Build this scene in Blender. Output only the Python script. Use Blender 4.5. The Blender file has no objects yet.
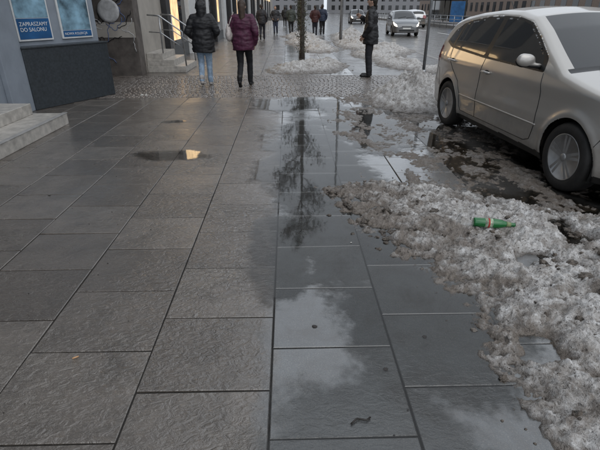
import bpy, bmesh, math, random
import numpy as np
from mathutils import Vector, Matrix, noise
from mathutils.kdtree import KDTree
random.seed(7)
S=bpy.context.scene
COL=S.collection
R=math.radians

# ---------------------------------------------------------------- materials
class NT:
    def __init__(s,name):
        s.m=bpy.data.materials.new(name); s.m.use_nodes=True
        s.t=s.m.node_tree; s.n=s.t.nodes; s.n.clear()
        s.out=s.n.new('ShaderNodeOutputMaterial')
        s.tc=s.n.new('ShaderNodeTexCoord').outputs['Object']
    def link(s,a,b): s.t.links.new(a,b)
    def setv(s,sock,v):
        if hasattr(v,'is_output') or isinstance(v,bpy.types.NodeSocket): s.link(v,sock)
        else: sock.default_value=v
    def noise(s,scale,detail=4,rough=.6,dist=0,vec=None,out='Fac'):
        n=s.n.new('ShaderNodeTexNoise'); n.inputs['Scale'].default_value=scale
        n.inputs['Detail'].default_value=detail; n.inputs['Roughness'].default_value=rough
        n.inputs['Distortion'].default_value=dist
        s.link(vec if vec is not None else s.tc,n.inputs['Vector']); return n.outputs[out]
    def vscale(s,v,sc):
        n=s.n.new('ShaderNodeVectorMath'); n.operation='MULTIPLY'; s.link(v,n.inputs[0]); n.inputs[1].default_value=sc; return n.outputs[0]
    def math(s,op,a,b=0,c=None,clamp=False):
        n=s.n.new('ShaderNodeMath'); n.operation=op; n.use_clamp=clamp
        s.setv(n.inputs[0],a); s.setv(n.inputs[1],b)
        if c is not None: s.setv(n.inputs[2],c)
        return n.outputs[0]
    def rng(s,v,a,b,c=0.,d=1.,smooth=False):
        n=s.n.new('ShaderNodeMapRange'); n.clamp=True
        if smooth: n.interpolation_type='SMOOTHSTEP'
        s.link(v,n.inputs[0])
        for i,x in enumerate((a,b,c,d)): s.setv(n.inputs[i+1],x)
        return n.outputs[0]
    def mix(s,f,a,b):
        n=s.n.new('ShaderNodeMix'); n.data_type='RGBA'
        s.setv(n.inputs[0],f)
        for i,x in ((6,a),(7,b)):
            if isinstance(x,tuple) and len(x)==3: x=x+(1,)
            s.setv(n.inputs[i],x)
        return n.outputs[2]
    def bump(s,h,strength=.5,dist=.01,normal=None):
        n=s.n.new('ShaderNodeBump'); s.setv(n.inputs['Strength'],strength); n.inputs['Distance'].default_value=dist
        s.link(h,n.inputs['Height'])
        if normal is not None: s.link(normal,n.inputs['Normal'])
        return n.outputs[0]
    def bsdf(s,**k):
        b=s.n.new('ShaderNodeBsdfPrincipled')
        for a,v in k.items():
            a=a.replace('_',' ')
            if isinstance(v,tuple) and len(v)==3: v=v+(1,)
            s.setv(b.inputs[a],v)
        return b.outputs[0]
    def done(s,sh): s.link(sh,s.out.inputs[0]); return s.m
    def xyz(s,v=None):
        n=s.n.new('ShaderNodeSeparateXYZ'); s.link(v if v is not None else s.tc,n.inputs[0]); return n.outputs

def simple(name,col,rough=.5,metal=0,var=.25,scale=8,bump=.15,bscale=60,bdist=.003,**k):
    t=NT(name)
    f=t.noise(scale,3)
    f=t.rng(f,.3,.7)
    c=t.mix(f,tuple(x*(1-var) for x in col),tuple(min(1,x*(1+var)) for x in col))
    if bump>=.3: k['Normal']=t.bump(t.noise(bscale,2),bump,bdist)
    return t.done(t.bsdf(Base_Color=c,Roughness=rough,Metallic=metal,**k))

def m_slab(name='wet_slab'):
    t=NT(name); P=t.tc; X,Y,Z=t.xyz()
    geo=t.n.new('ShaderNodeNewGeometry'); rnd=geo.outputs['Random Per Island']
    big=t.noise(.9,3,.6); mid=t.noise(5,4,.65); fine=t.noise(140,2,.7)
    grain=t.noise(420,0,.6)
    xw=t.math('ADD',X,t.math('MULTIPLY',t.math('SUBTRACT',mid,.5),.22))
    right=t.rng(xw,-.18,-.07)
    brown=t.mix(rnd,(.092,.075,.061),(.17,.145,.122))
    grey=t.mix(rnd,(.095,.102,.107),(.135,.141,.143))
    c=t.mix(right,brown,grey)
    c=t.mix(t.rng(mid,.38,.68,0,.45),c,(.06,.051,.043))
    c=t.mix(t.rng(fine,.52,.75,0,.5),c,(.30,.27,.235))
    c=t.mix(t.rng(grain,.60,.72,0,.6),c,(.02,.018,.016))
    stain=t.rng(t.noise(2.2,5,.7,1.2),.52,.64,0,.4)
    c=t.mix(stain,c,(.05,.041,.033))
    sv=t.vscale(P,(1.,1.6,1.))
    rip=t.noise(17,4,.6,1.4,vec=sv)
    amt=t.math('MULTIPLY',t.rng(right,0,1,.72,.12),t.rng(big,.38,.6,1.,.4))
    nb=t.bump(rip,amt,.020)
    b3=t.bump(fine,.40,.0014,nb)
    rough=t.math('SUBTRACT',t.rng(big,.35,.65,.22,.42),t.math('MULTIPLY',right,.08))
    sh=t.bsdf(Base_Color=c,Roughness=rough,Normal=b3,Specular_IOR_Level=.6,Coat_Weight=1.,Coat_Roughness=t.rng(mid,.35,.7,.035,.12),Coat_IOR=1.6,Coat_Normal=nb)
    return t.done(sh)

def m_water(name,ells,tint=(.88,.88,.87),br=.035,ns=1.8):
    t=NT(name)
    X,Y,Z=t.xyz()
    n1=t.math('ADD',t.math('MULTIPLY',t.math('SUBTRACT',t.noise(1.8,6,.7),.5),ns),t.math('MULTIPLY',t.math('SUBTRACT',t.noise(30,3,.7),.5),.16))
    best=None
    for cx,cy,rx,ry in ells:
        a=t.math('POWER',t.math('ABSOLUTE',t.math('DIVIDE',t.math('SUBTRACT',X,cx),rx)),2.)
        bb=t.math('POWER',t.math('ABSOLUTE',t.math('DIVIDE',t.math('SUBTRACT',Y,cy),ry)),2.)
        d=t.math('SQRT',t.math('ADD',a,bb))
        best=d if best is None else t.math('MINIMUM',best,d)
    d=t.math('ADD',best,n1)
    mask=t.rng(d,.72,1.06,1,0,True)
    fres=t.n.new('ShaderNodeFresnel'); fres.inputs[0].default_value=1.45
    nb=t.bump(t.noise(5,2,.5),.14,.004)
    t.link(nb,fres.inputs['Normal'])
    gl=t.n.new('ShaderNodeBsdfGlossy'); gl.inputs['Roughness'].default_value=br; t.link(nb,gl.inputs['Normal'])
    tr=t.n.new('ShaderNodeBsdfTransparent'); tr.inputs[0].default_value=tint+(1,)
    tr2=t.n.new('ShaderNodeBsdfTransparent')
    m1=t.n.new('ShaderNodeMixShader'); t.link(fres.outputs[0],m1.inputs[0]); t.link(tr.outputs[0],m1.inputs[1]); t.link(gl.outputs[0],m1.inputs[2])
    m2=t.n.new('ShaderNodeMixShader'); t.link(mask,m2.inputs[0]); t.link(tr2.outputs[0],m2.inputs[1]); t.link(m1.outputs[0],m2.inputs[2])
    return t.done(m2.outputs[0])

def m_snow(name,dirt=.5,z0=.0,z1=.05,edgebrown=False):
    t=NT(name); X,Y,Z=t.xyz()
    n1=t.noise(2.6,6,.72,.8); n2=t.noise(17,4,.75,.4); n3=t.noise(95,3,.75)
    white=t.mix(t.rng(n2,.35,.68),(.34,.315,.29),(.72,.71,.70))
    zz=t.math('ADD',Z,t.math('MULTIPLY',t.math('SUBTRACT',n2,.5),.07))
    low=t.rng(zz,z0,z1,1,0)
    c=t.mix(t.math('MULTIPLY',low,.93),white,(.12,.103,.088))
    th=t.math('ADD',n1,0.)
    if edgebrown:  # dirtier towards the trodden pavement side
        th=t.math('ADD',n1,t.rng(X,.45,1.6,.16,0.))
    dm=t.rng(th,.60-dirt*.16,.74-dirt*.14,0,.88)
    c=t.mix(dm,c,t.mix(n3,(.06,.047,.037),(.27,.225,.185)))
    sp=t.rng(t.noise(55,3,.8),.56,.64,0,.8*min(1,dirt+.45))
    c=t.mix(sp,c,(.055,.044,.035))
    b1=t.bump(n2,.8,.025); b2=t.bump(n3,.8,.008,b1)
    return t.done(t.bsdf(Base_Color=c,Roughness=t.rng(n2,.3,.7,.2,.55),Normal=b2,Specular_IOR_Level=.45))

def m_asphalt(name,wet=.7,base=.04):
    t=NT(name)
    n1=t.noise(1.3,4,.65); n2=t.noise(120,2,.7); n3=t.noise(9,4,.7,.6)
    c=t.mix(n2,(base*.45,base*.44,base*.42),(base*1.7,base*1.62,base*1.5))
    c=t.mix(t.rng(n3,.5,.7,0,.6),c,(base*2.6,base*2.35,base*2.1))
    b1=t.bump(n3,.6,.014); b2=t.bump(n2,.5,.004,b1)
    return t.done(t.bsdf(Base_Color=c,Roughness=t.rng(n1,.35,.65,.18,.5),Normal=b2,Coat_Weight=wet,Coat_Roughness=.1,Coat_Normal=b1))

def m_emit(name,col,st):
    t=NT(name)
    f=t.rng(t.noise(3,3),.3,.7,.6,1.2)
    e=t.n.new('ShaderNodeEmission'); e.inputs[0].default_value=col+(1,)
    t.link(t.math('MULTIPLY',f,st),e.inputs[1]); return t.done(e.outputs[0])

def m_glass(name='dark_glass'):
    t=NT(name); return t.done(t.bsdf(Base_Color=(.02,.021,.022),Roughness=.03,Specular_IOR_Level=.6))
def m_paint(name,col):
    t=NT(name)
    dirt=t.noise(4,6,.7)
    X,Y,Z=t.xyz()
    c=t.mix(t.rng(t.noise(900,0,.5),.4,.6,0,.25),col,tuple(x*.8 for x in col))
    low=t.math('MULTIPLY',t.rng(Z,.25,.72,1,0),t.rng(dirt,.3,.65,.15,.7))
    c=t.mix(low,c,(.19,.17,.15))
    return t.done(t.bsdf(Base_Color=c,Roughness=t.math('ADD',.30,t.math('MULTIPLY',low,.35)),Metallic=t.math('SUBTRACT',.45,t.math('MULTIPLY',low,.4)),Coat_Weight=.8,Coat_Roughness=.05))

# ---------------------------------------------------------------- mesh helpers
def mesh_obj(name,v,f,mat=None,parent=None,smooth=False,loc=None,mats=None,fm=None):
    me=bpy.data.meshes.new(name); me.from_pydata([tuple(a) for a in v],[],f); me.update()
    ob=bpy.data.objects.new(name,me); COL.objects.link(ob)
    if mats:
        for m in mats: me.materials.append(m)
        if fm is not None: me.polygons.foreach_set('material_index',fm)
    elif mat: me.materials.append(mat)
    if smooth: me.polygons.foreach_set('use_smooth',[True]*len(me.polygons))
    if parent: ob.parent=parent
    if loc: ob.location=loc
    return ob
def empty(name,loc=(0,0,0),rz=0):
    e=bpy.data.objects.new(name,None); COL.objects.link(e); e.location=loc; e.rotation_euler=(0,0,rz); e.empty_display_size=.2; return e
def box(name,a,b,mat,parent=None,bev=0):
    x0,y0,z0=a;x1,y1,z1=b
    v=[(x0,y0,z0),(x1,y0,z0),(x1,y1,z0),(x0,y1,z0),(x0,y0,z1),(x1,y0,z1),(x1,y1,z1),(x0,y1,z1)]
    f=[(0,3,2,1),(4,5,6,7),(0,1,5,4),(1,2,6,5),(2,3,7,6),(3,0,4,7)]
    o=mesh_obj(name,v,f,mat,parent)
    if bev:
        m=o.modifiers.new('b','BEVEL'); m.width=bev; m.segments=3; m.limit_method='ANGLE'
    return o
def ringtube(pts,rads,n=10,close=True):
    V=[];F=[];pts=[Vector(p) for p in pts]
    up=Vector((.13,.21,.97))
    for i,p in enumerate(pts):
        d=(pts[min(i+1,len(pts)-1)]-pts[max(i-1,0)]); d.normalize()
        a=d.cross(up); 
        if a.length<.05: a=d.cross(Vector((1,0,0)))
        a.normalize(); b=d.cross(a)
        for k in range(n):
            t=2*math.pi*k/n; V.append(p+(a*math.cos(t)+b*math.sin(t))*rads[i])
    for i in range(len(pts)-1):
        for k in range(n):
            F.append((i*n+k,i*n+(k+1)%n,(i+1)*n+(k+1)%n,(i+1)*n+k))
    if close:
        F.append(tuple(range(n-1,-1,-1))); o=(len(pts)-1)*n; F.append(tuple(o+k for k in range(n)))
    return V,F
def tube(name,pts,rads,mat,parent=None,n=10):
    if not hasattr(rads,'__len__'): rads=[rads]*len(pts)
    V,F=ringtube(pts,rads,n); return mesh_obj(name,V,F,mat,parent,smooth=True)
class Acc:
    def __init__(s): s.V=[];s.F=[]
    def add(s,V,F):
        o=len(s.V); s.V+= [tuple(v) for v in V]; s.F+=[tuple(i+o for i in f) for f in F]
    def cap(s,p0,p1,r0,r1,n=14):
        p0=Vector(p0);p1=Vector(p1); d=(p1-p0); L=d.length
        if L<1e-5: d=Vector((0,0,1))
        d.normalize(); P=[];Rr=[]
        for a in (88,65,45,22,0):
            P.append(p0-d*r0*math.sin(R(a))); Rr.append(max(r0*math.cos(R(a)),1e-4))
        for a in (0,22,45,65,88):
            P.append(p1+d*r1*math.sin(R(a))); Rr.append(max(r1*math.cos(R(a)),1e-4))
        up=Vector((.13,.21,.97)) if abs(d.z)<.9 else Vector((1,.1,0))
        a=d.cross(up).normalized(); b=d.cross(a); V=[];F=[]
        for p,r in zip(P,Rr):
            for k in range(n):
                t=2*math.pi*k/n; V.append(p+(a*math.cos(t)+b*math.sin(t))*r)
        for i in range(len(P)-1):
            for k in range(n): F.append((i*n+k,i*n+(k+1)%n,(i+1)*n+(k+1)%n,(i+1)*n+k))
        F.append(tuple(range(n-1,-1,-1))); o=(len(P)-1)*n; F.append(tuple(o+k for k in range(n)))
        s.add(V,F)
    def ell(s,c,r,tilt=0,n=18,m=12):
        V=[];F=[]
        Mx=Matrix.Rotation(tilt,3,'X')
        for i in range(m+1):
            ph=math.pi*(i+.001)/(m+.002)
            for k in range(n):
                t=2*math.pi*k/n
                V.append(Vector(c)+Mx@Vector((r[0]*math.sin(ph)*math.cos(t),r[1]*math.sin(ph)*math.sin(t),-r[2]*math.cos(ph))))
        for i in range(m):
            for k in range(n): F.append((i*n+k,i*n+(k+1)%n,(i+1)*n+(k+1)%n,(i+1)*n+k))
        F.append(tuple(range(n-1,-1,-1))); o=m*n; F.append(tuple(o+k for k in range(n)))
        s.add(V,F)
def fuse(name,acc,mat,parent,voxel=.014,sm=5,wr=0,quilt=0,scale=1.,hemz=None):
    o=mesh_obj(name+'_tmp',acc.V,acc.F)
    r=o.modifiers.new('r','REMESH'); r.mode='VOXEL'; r.voxel_size=voxel
    s=o.modifiers.new('s','SMOOTH'); s.iterations=sm; s.factor=.6
    dg=bpy.context.evaluated_depsgraph_get(); dg.update()
    me=bpy.data.meshes.new_from_object(o.evaluated_get(dg))
    bpy.data.objects.remove(o)
    me.name=name
    if wr or quilt:
        ns=[v.normal.copy() for v in me.vertices]
        for v,nn in zip(me.vertices,ns):
            d=0
            if wr:
                p=v.co; q=Vector((p.x*7,p.y*7,p.z*16)); d+=wr*noise.fractal(q,.8,2.,3)
            if quilt:
                d+=quilt*(abs(math.sin(v.co.z*math.pi/.075))**.5-.7)
            v.co+=nn*d
    me.transform(Matrix.Scale(scale,4))
    me.materials.clear(); me.materials.append(mat)
    me.polygons.foreach_set('use_smooth',[True]*len(me.polygons))
    ob=bpy.data.objects.new(name,me); COL.objects.link(ob); ob.parent=parent
    return ob

# ---------------------------------------------------------------- world
W=bpy.data.worlds.new("World"); S.world=W; W.use_nodes=True
wn=W.node_tree; bg=wn.nodes['Background']
sky=wn.nodes.new('ShaderNodeTexSky'); sky.sky_type='NISHITA'; sky.sun_disc=False
SE,SR=R(55),R(155)
sky.sun_elevation=SE; sky.sun_rotation=SR; sky.air_density=1.2; sky.dust_density=4; sky.ozone_density=1
hs=wn.nodes.new('ShaderNodeHueSaturation'); hs.inputs['Saturation'].default_value=.3
wn.links.new(sky.outputs[0],hs.inputs['Color'])
tcw=wn.nodes.new('ShaderNodeTexCoord'); cn=wn.nodes.new('ShaderNodeTexNoise'); cn.inputs['Scale'].default_value=2.2; cn.inputs['Detail'].default_value=4
wn.links.new(tcw.outputs['Generated'],cn.inputs['Vector'])
cr=wn.nodes.new('ShaderNodeMix'); cr.data_type='RGBA'; cr.inputs[6].default_value=(6.8,7.5,8.4,1); cr.inputs[7].default_value=(10.4,11.0,11.8,1)
wn.links.new(cn.outputs['Fac'],cr.inputs[0])
mx=wn.nodes.new('ShaderNodeMix'); mx.data_type='RGBA'; mx.inputs[0].default_value=.85
wn.links.new(hs.outputs[0],mx.inputs[6]); wn.links.new(cr.outputs[2],mx.inputs[7])
wn.links.new(mx.outputs[2],bg.inputs[0]); bg.inputs[1].default_value=.112
sl=bpy.data.lights.new('overcast_sun','SUN'); sl.energy=.5; sl.angle=R(60); sl.color=(1,.98,.95)
so=bpy.data.objects.new('overcast_sun',sl); COL.objects.link(so)
dirv=Vector((math.sin(SR)*math.cos(SE),math.cos(SR)*math.cos(SE),math.sin(SE)))
so.rotation_euler=dirv.to_track_quat('Z','Y').to_euler(); so.location=(10,-10,20)

# ---------------------------------------------------------------- ground
M_asph=m_asphalt('wet_asphalt',.6,.030)
M_road=m_asphalt('road_asphalt',.6,.075)
M_joint=simple('joint_sand',(.018,.016,.014),.9,bump=.2)
M_kerb=simple('kerb_stone',(.22,.21,.20),.5,bump=.4)
M_slab=m_slab()
def sheet(name,x0,x1,y0,y1,z,mat):
    return mesh_obj(name,[(x0,y0,z),(x1,y0,z),(x1,y1,z),(x0,y1,z)],[(0,1,2,3)],mat)
sheet('ground',-400,400,-300,700,-.14,M_joint)
sheet('road',5.2,30,-60,300,-.12,M_road)
sheet('parking_lane',1.724,5.05,-10,8.94,-.004,M_asph)
sheet('parking_lane',1.724,5.05,12.1,120,-.004,M_asph)
sheet('pavement_bed',-9.,1.724,-6,120,-.008,M_joint)
sheet('driveway_bed',1.724,5.05,8.94,12.1,-.012,M_joint)
box('kerb',(5.05,-10,-.13),(5.2,120,.0),M_kerb)
M_mark=simple('road_paint',(.6,.6,.58),.5)
for i in range(20):
    sheet('lane_marking',11.4,11.55,4+i*6,7+i*6,-.116,M_mark)

V=[];F=[]
def slab(x0,x1,y0,y1,g=.0042):
    x0+=g;x1-=g;y0+=g;y1-=g
    if y1-y0<.03 or x1-x0<.03:return
    tx=random.gauss(0,.0035);ty=random.gauss(0,.0035);dz=random.uniform(-.0008,.0005)
    cx=(x0+x1)/2;cy=(y0+y1)/2;c=.0035;o=len(V)
    def z(x,y,k): return dz+(x-cx)*tx+(y-cy)*ty+k
    for x,y in ((x0,y0),(x1,y0),(x1,y1),(x0,y1)): V.append((x,y,-.02))
    for x,y in ((x0,y0),(x1,y0),(x1,y1),(x0,y1)): V.append((x,y,z(x,y,-.003)))
    for x,y in ((x0+c,y0+c),(x1-c,y0+c),(x1-c,y1-c),(x0+c,y1-c)): V.append((x,y,z(x,y,0)))
    for k in range(4):
        j=(k+1)%4; F.append((o+k,o+j,o+4+j,o+4+k)); F.append((o+4+k,o+4+j,o+8+j,o+8+k))
    F.append((o+8,o+9,o+10,o+11))
LX=[-.093+.605*k for k in range(-7,4)]
for k in range(10):
    x0,x1=LX[k],LX[k+1]
    off=1.25 if k%2==1 else 1.51
    for y0,y1 in ((-3,8.94),(12.1,70)):
        n0=math.floor((y0-off)/.535)
        ys=[y0]+[off+.535*n for n in range(n0+1,n0+200) if off+.535*n<y1-.02]+[y1]
        for a,b in zip(ys[:-1],ys[1:]): slab(x0,x1,a,b)
mesh_obj('pavement',V,F,M_slab)
V=[];F=[]
y=8.95
row=0
while y<12.08:
    x=-8.8+(row%2)*.05
    while x<4.95:
        w=.1+random.uniform(-.012,.012); h=.1; g=.004; c=.018
        dz=random.uniform(-.004,.004)+.002; o=len(V); wob=random.uniform(-.006,.006)
        for a,b in ((x+g,y+g),(x+w-g,y+g),(x+w-g,y+h-g),(x+g,y+h-g)): V.append((a,b+wob,-.02))
        for a,b in ((x+g,y+g),(x+w-g,y+g),(x+w-g,y+h-g),(x+g,y+h-g)): V.append((a,b+wob,dz-.007))
        for a,b in ((x+c,y+c),(x+w-c,y+c),(x+w-c,y+h-c),(x+c,y+h-c)): V.append((a,b+wob,dz+random.uniform(-.001,.001)))
        for k in range(4):
            j=(k+1)%4; F.append((o+k,o+j,o+4+j,o+4+k)); F.append((o+4+k,o+4+j,o+8+j,o+8+k))
        F.append((o+8,o+9,o+10,o+11)); x+=w
    y+=.1; row+=1
t=NT('wet_setts'); g=t.n.new('ShaderNodeNewGeometry').outputs['Random Per Island']
c=t.mix(g,(.085,.07,.06),(.20,.175,.155)); c=t.mix(t.rng(t.noise(1.6,4),.45,.65,0,.5),c,(.08,.067,.057))
M_sett=t.done(t.bsdf(Base_Color=c,Roughness=.4,Normal=t.bump(t.noise(90,2),.4,.004),Coat_Weight=.5,Coat_Roughness=.2))
mesh_obj('driveway_cobbles',V,F,M_sett,smooth=False)

# water
M_wat=m_water('puddle_water',[(.30,4.9,.66,2.7),(-.06,2.85,.26,.8),(1.15,6.7,.85,1.7),(-1.35,5.15,.44,.24),(-1.75,6.9,.2,.10),(.55,3.0,.6,1.),(.75,2.0,.5,.8),(.15,8.3,.9,.8),(.35,1.2,.5,.5)])
sheet('puddle',-4.3,1.72,-1,8.93,.0045,M_wat)
M_wat2=m_water('melt_water',[(1.9,5.2,.4,1.2),(1.9,7.2,.5,1.),(2.9,5,.4,2.),(1.9,3.,1.,1.)],(.6,.57,.52),.06)
sheet('puddle',1.723,5.04,-1,8.93,.0045,M_wat2)

# ---------------------------------------------------------------- snow
def fr(x,y,s,o=4,H=.8,z=0.): return noise.fractal(Vector((x*s,y*s,z)),H,2.1,o)
POLY=np.array([(.27,4.05),(.43,3.40),(.53,2.92),(.74,2.66),(.88,2.40),(1.06,2.22),(.97,1.92),(.95,1.74),(.97,1.57),(.98,1.39),(1.02,1.24),(1.05,.9),(1.1,.3),(3.3,.3),(3.3,2.9),(2.58,3.30),(2.33,3.45),(1.91,3.68),(1.49,4.08),(.92,4.29)])
def sdist(px,py,P):
    n=len(P); dmin=np.full(px.shape,1e9); ins=np.zeros(px.shape,bool)
    for i in range(n):
        a=P[i];b=P[(i+1)%n]; e=b-a; wx=px-a[0]; wy=py-a[1]
        tt=np.clip((wx*e[0]+wy*e[1])/(e@e),0,1)
        dmin=np.minimum(dmin,np.hypot(wx-tt*e[0],wy-tt*e[1]))
        c=((a[1]>py)!=(b[1]>py))&(px<(b[0]-a[0])*(py-a[1])/(b[1]-a[1]+1e-12)+a[0]); ins^=c
    return np.where(ins,dmin,-dmin)
def h_main(x,y,d):
    near=1. if y>1.8 else .45
    d=d+.10*near*fr(x,y,2.6,4)+.07*fr(x,y,9,3)
    if d<-.04: return -.03
    k=min(1,max(0,d+.02)/.10)
    base=.062*(1-math.exp(-max(d,0)/.20))*(.7+.6*min(1,max(0,x-.7)))+(.012 if y<1.8 else 0)
    v=noise.voronoi(Vector((x*9,y*9,0)))[0]; v2=noise.voronoi(Vector((x*27,y*27,4)))[0]
    hh=base+k*(.040*fr(x,y,5,6,.45)+(v[1]-v[0]-.25)*.045+(v2[1]-v2[0]-.25)*.014)-.006
    hole=fr(x,y,1.9,3,.9,3.3)
    if hole<-.38 and y>1.9: hh-=(-.38-hole)*.3
    q=((x-1.27)/.12)**2+((y-1.74)/.13)**2
    if q<2: hh-=.12*math.exp(-q*1.5)
    if d<0: hh-=.02
    return hh
def field(name,x0,x1,y0,y1,res,fn,mat,z0=0.):
    nx=int((x1-x0)/res)+1; ny=int((y1-y0)/res)+1
    xs=np.linspace(x0,x1,nx); ys=np.linspace(y0,y1,ny)
    H=fn(xs,ys); V=[];F=[];idx={}
    for j in range(ny):
        for i in range(nx): V.append((xs[i],ys[j],z0+max(H[j,i],-.02)))
    for j in range(ny-1):
        for i in range(nx-1):
            if max(H[j,i],H[j,i+1],H[j+1,i],H[j+1,i+1])>0:
                o=j*nx+i; F.append((o,o+1,o+nx+1,o+nx))
    o=mesh_obj(name,V,F,mat,smooth=True)
    bm=bmesh.new(); bm.from_mesh(o.data); bmesh.ops.delete(bm,geom=[v for v in bm.verts if not v.link_faces],context='VERTS'); bm.to_mesh(o.data); bm.free()
    return o
def fn_main(xs,ys):
    X,Y=np.meshgrid(xs,ys); D=sdist(X,Y,POLY); H=np.full(D.shape,-.03)
    for j in range(len(ys)):
        for i in range(len(xs)):
            if D[j,i]>-.3: H[j,i]=h_main(xs[i],ys[j],D[j,i])
    return H
def hm(x,y): return h_main(x,y,float(sdist(np.array([x]),np.array([y]),POLY)[0]))
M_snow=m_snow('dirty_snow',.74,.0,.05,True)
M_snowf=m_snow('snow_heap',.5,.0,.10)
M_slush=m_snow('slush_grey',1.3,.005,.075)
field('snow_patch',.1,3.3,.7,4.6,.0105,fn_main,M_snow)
def piles(lst,rough=.45,edge=.05):
    def fn(xs,ys):
        H=np.full((len(ys),len(xs)),-.03)
        for j,y in enumerate(ys):
            for i,x in enumerate(xs):
                s=0
                for cx,cy,rx,ry,h in lst:
                    q=((x-cx)/rx)**2+((y-cy)/ry)**2
                    if q<2.6: s+=h*math.exp(-q*1.4)
                if s>.02:
                    f=fr(x,y,2.2,6,.5)
                    v=noise.voronoi(Vector((x*4,y*4,3)))[0]
                    H[j,i]=s*(1+rough*f)+ (v[1]-v[0]-.3)*.08 +.03*fr(x,y,9,3)-edge
        return H
    return fn
field('snow_pile',1.2,4.0,6.8,10.8,.022,piles([(2.35,8.75,.72,1.2,.40),(2.9,9.6,.6,.8,.28),(1.9,8.2,.35,.5,.12)]),M_snowf)
field('snow_pile',-.9,2.2,11.7,15.9,.03,piles([(.55,13.6,1.0,1.3,.24),(.0,12.9,.6,.5,.13),(1.3,14.4,.5,.9,.16)]),M_snowf)
field('snow_pile',2.2,5.2,12,34,.05,piles([(3.5,14.5,.75,1.5,.24),(3.2,17.5,.8,1.6,.28),(4.2,20.,.9,2.,.28),(3.2,22.6,.9,2.5,.34),(3.6,27.,1.,3.,.38),(4.3,12.9,.6,.7,.2),(4.,31,1.,2.,.36)]),M_snowf)
field('snow_pile',-.6,2.6,18,34,.05,piles([(1.3,20.5,.8,2.,.28),(1.0,24.5,1.,2.2,.34),(.9,29.5,1.,2.5,.36)]),M_snowf)
def fn_slush(xs,ys):
    H=np.full((len(ys),len(xs)),-.03)
    for j,y in enumerate(ys):
        for i,x in enumerate(xs):
            e=min((x-.75-.25*math.sin(y*1.7)-(max(0,6.2-y))*.12)*2,1.2,(9.2-y)*2,(y-3.1)*2)
            f=fr(x*1.5,y*.8,2.4,6,.5); 
            H[j,i]=.03*f+.016*fr(x,y,14,4,.4)-.003+.012*min(0,e)
            if e<0: H[j,i]-=.02
    return H
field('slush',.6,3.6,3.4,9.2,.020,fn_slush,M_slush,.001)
def lump(A,x,y,z,r,sq=.7):
    n=12;m=8;V=[];F=[];sd=random.uniform(0,50)
    for i in range(m+1):
        ph=math.pi*(i+.02)/(m+.04)
        for k in range(n):
            t=2*math.pi*k/n; d=Vector((math.sin(ph)*math.cos(t),math.sin(ph)*math.sin(t),-math.cos(ph)))
            rr=r*(1+.6*noise.noise(d*1.8+Vector((sd,0,0)))+.4*noise.noise(d*4.5+Vector((sd,3,0))))
            V.append((x+d.x*rr*1.15,y+d.y*rr,z+d.z*rr*sq))
    for i in range(m):
        for k in range(n): F.append((i*n+k,i*n+(k+1)%n,(i+1)*n+(k+1)%n,(i+1)*n+k))
    A.add(V,F)
A=Acc();B=Acc()
dark=[(.62,3.25,.055),(.55,3.5,.05),(.72,3.05,.06),(.50,3.75,.045),(.85,3.35,.05),(.42,3.9,.04),(1.0,3.1,.045),(.66,2.95,.04),(2.1,2.6,.06),(1.75,2.5,.04),(1.9,2.2,.06),(2.2,3.0,.06),(1.15,3.4,.045)]
for x,y,r in dark:
    for q in range(6):
        xx=x+random.gauss(0,.06);yy=y+random.gauss(0,.06); rr=r*random.uniform(.25,.8)
        lump(B,xx,yy,max(hm(xx,yy),0)-rr*.05,rr*.8,.6)
for i in range(1000):
    x=random.uniform(.2,2.6);y=random.uniform(1.0,4.6); d=float(sdist(np.array([x]),np.array([y]),POLY)[0])
    if d<-.14: continue
    if d<0 and random.random()<.5: continue
    r=random.uniform(.002,.007) if random.random()<.88 else random.uniform(.007,.02)
    lump(A if random.random()<.5 else B,x,y,max(hm(x,y),0)+r*.1,r)
mesh_obj('snow_clumps',A.V,A.F,M_snow,smooth=True)
M_dice=simple('dirty_ice',(.10,.082,.066),.45,var=.8,scale=40,bump=1.,bscale=90,bdist=.012)
mesh_obj('dirty_ice_clumps',B.V,B.F,M_dice,smooth=True)

# ---------------------------------------------------------------- bottle
def lathe(name,prof,mat,parent=None,n=32,axis='x'):
    V=[];F=[]
    for a,r in prof:
        for k in range(n):
            t=2*math.pi*k/n
            if axis=='x': V.append((a,r*math.cos(t),r*math.sin(t)))
            elif axis=='y': V.append((r*math.cos(t),a,r*math.sin(t)))
            else: V.append((r*math.cos(t),r*math.sin(t),a))
    for i in range(len(prof)-1):
        for k in range(n): F.append((i*n+k,i*n+(k+1)%n,(i+1)*n+(k+1)%n,(i+1)*n+k))
    F.append(tuple(range(n-1,-1,-1))); o=(len(prof)-1)*n; F.append(tuple(o+k for k in range(n)))
    return mesh_obj(name,V,F,mat,parent,smooth=True)
bx,by=1.53,3.02
bz=max(hm(bx+dx,by+dy) for dx in (-.12,-.06,0,.06,.12) for dy in (-.03,0,.03))
bt=empty('glass_bottle',(bx,by,bz+.010)); bt.rotation_euler=(0,R(3),R(-6)); bt.scale=(1.15,1.1,1.1)
t=NT('green_glass'); M_green=t.done(t.bsdf(Base_Color=(.006,.19,.04),Roughness=.06,Transmission_Weight=.3,IOR=1.5,Coat_Weight=.6))
lathe('bottle_body',[(-.125,.012),(-.125,.028),(-.12,.032),(.02,.0325),(.05,.030),(.075,.021),(.10,.0145),(.13,.0135),(.132,.015),(.142,.015),(.142,.008)],M_green,bt)
lathe('bottle_label',[(-.055,.0328),(-.055,.0334),(-.005,.0334),(-.005,.0328)],simple('label',(.33,.42,.30),.5,var=.6,scale=60),bt)
lathe('bottle_label_band',[(-.036,.0335),(-.036,.0339),(-.024,.0339),(-.024,.0335)],simple('label_red',(.4,.04,.03),.5),bt)
lathe('neck_label',[(.085,.0195),(.085,.0200),(.115,.0155),(.115,.0145)],simple('label_neck',(.20,.25,.12),.5),bt)

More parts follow.
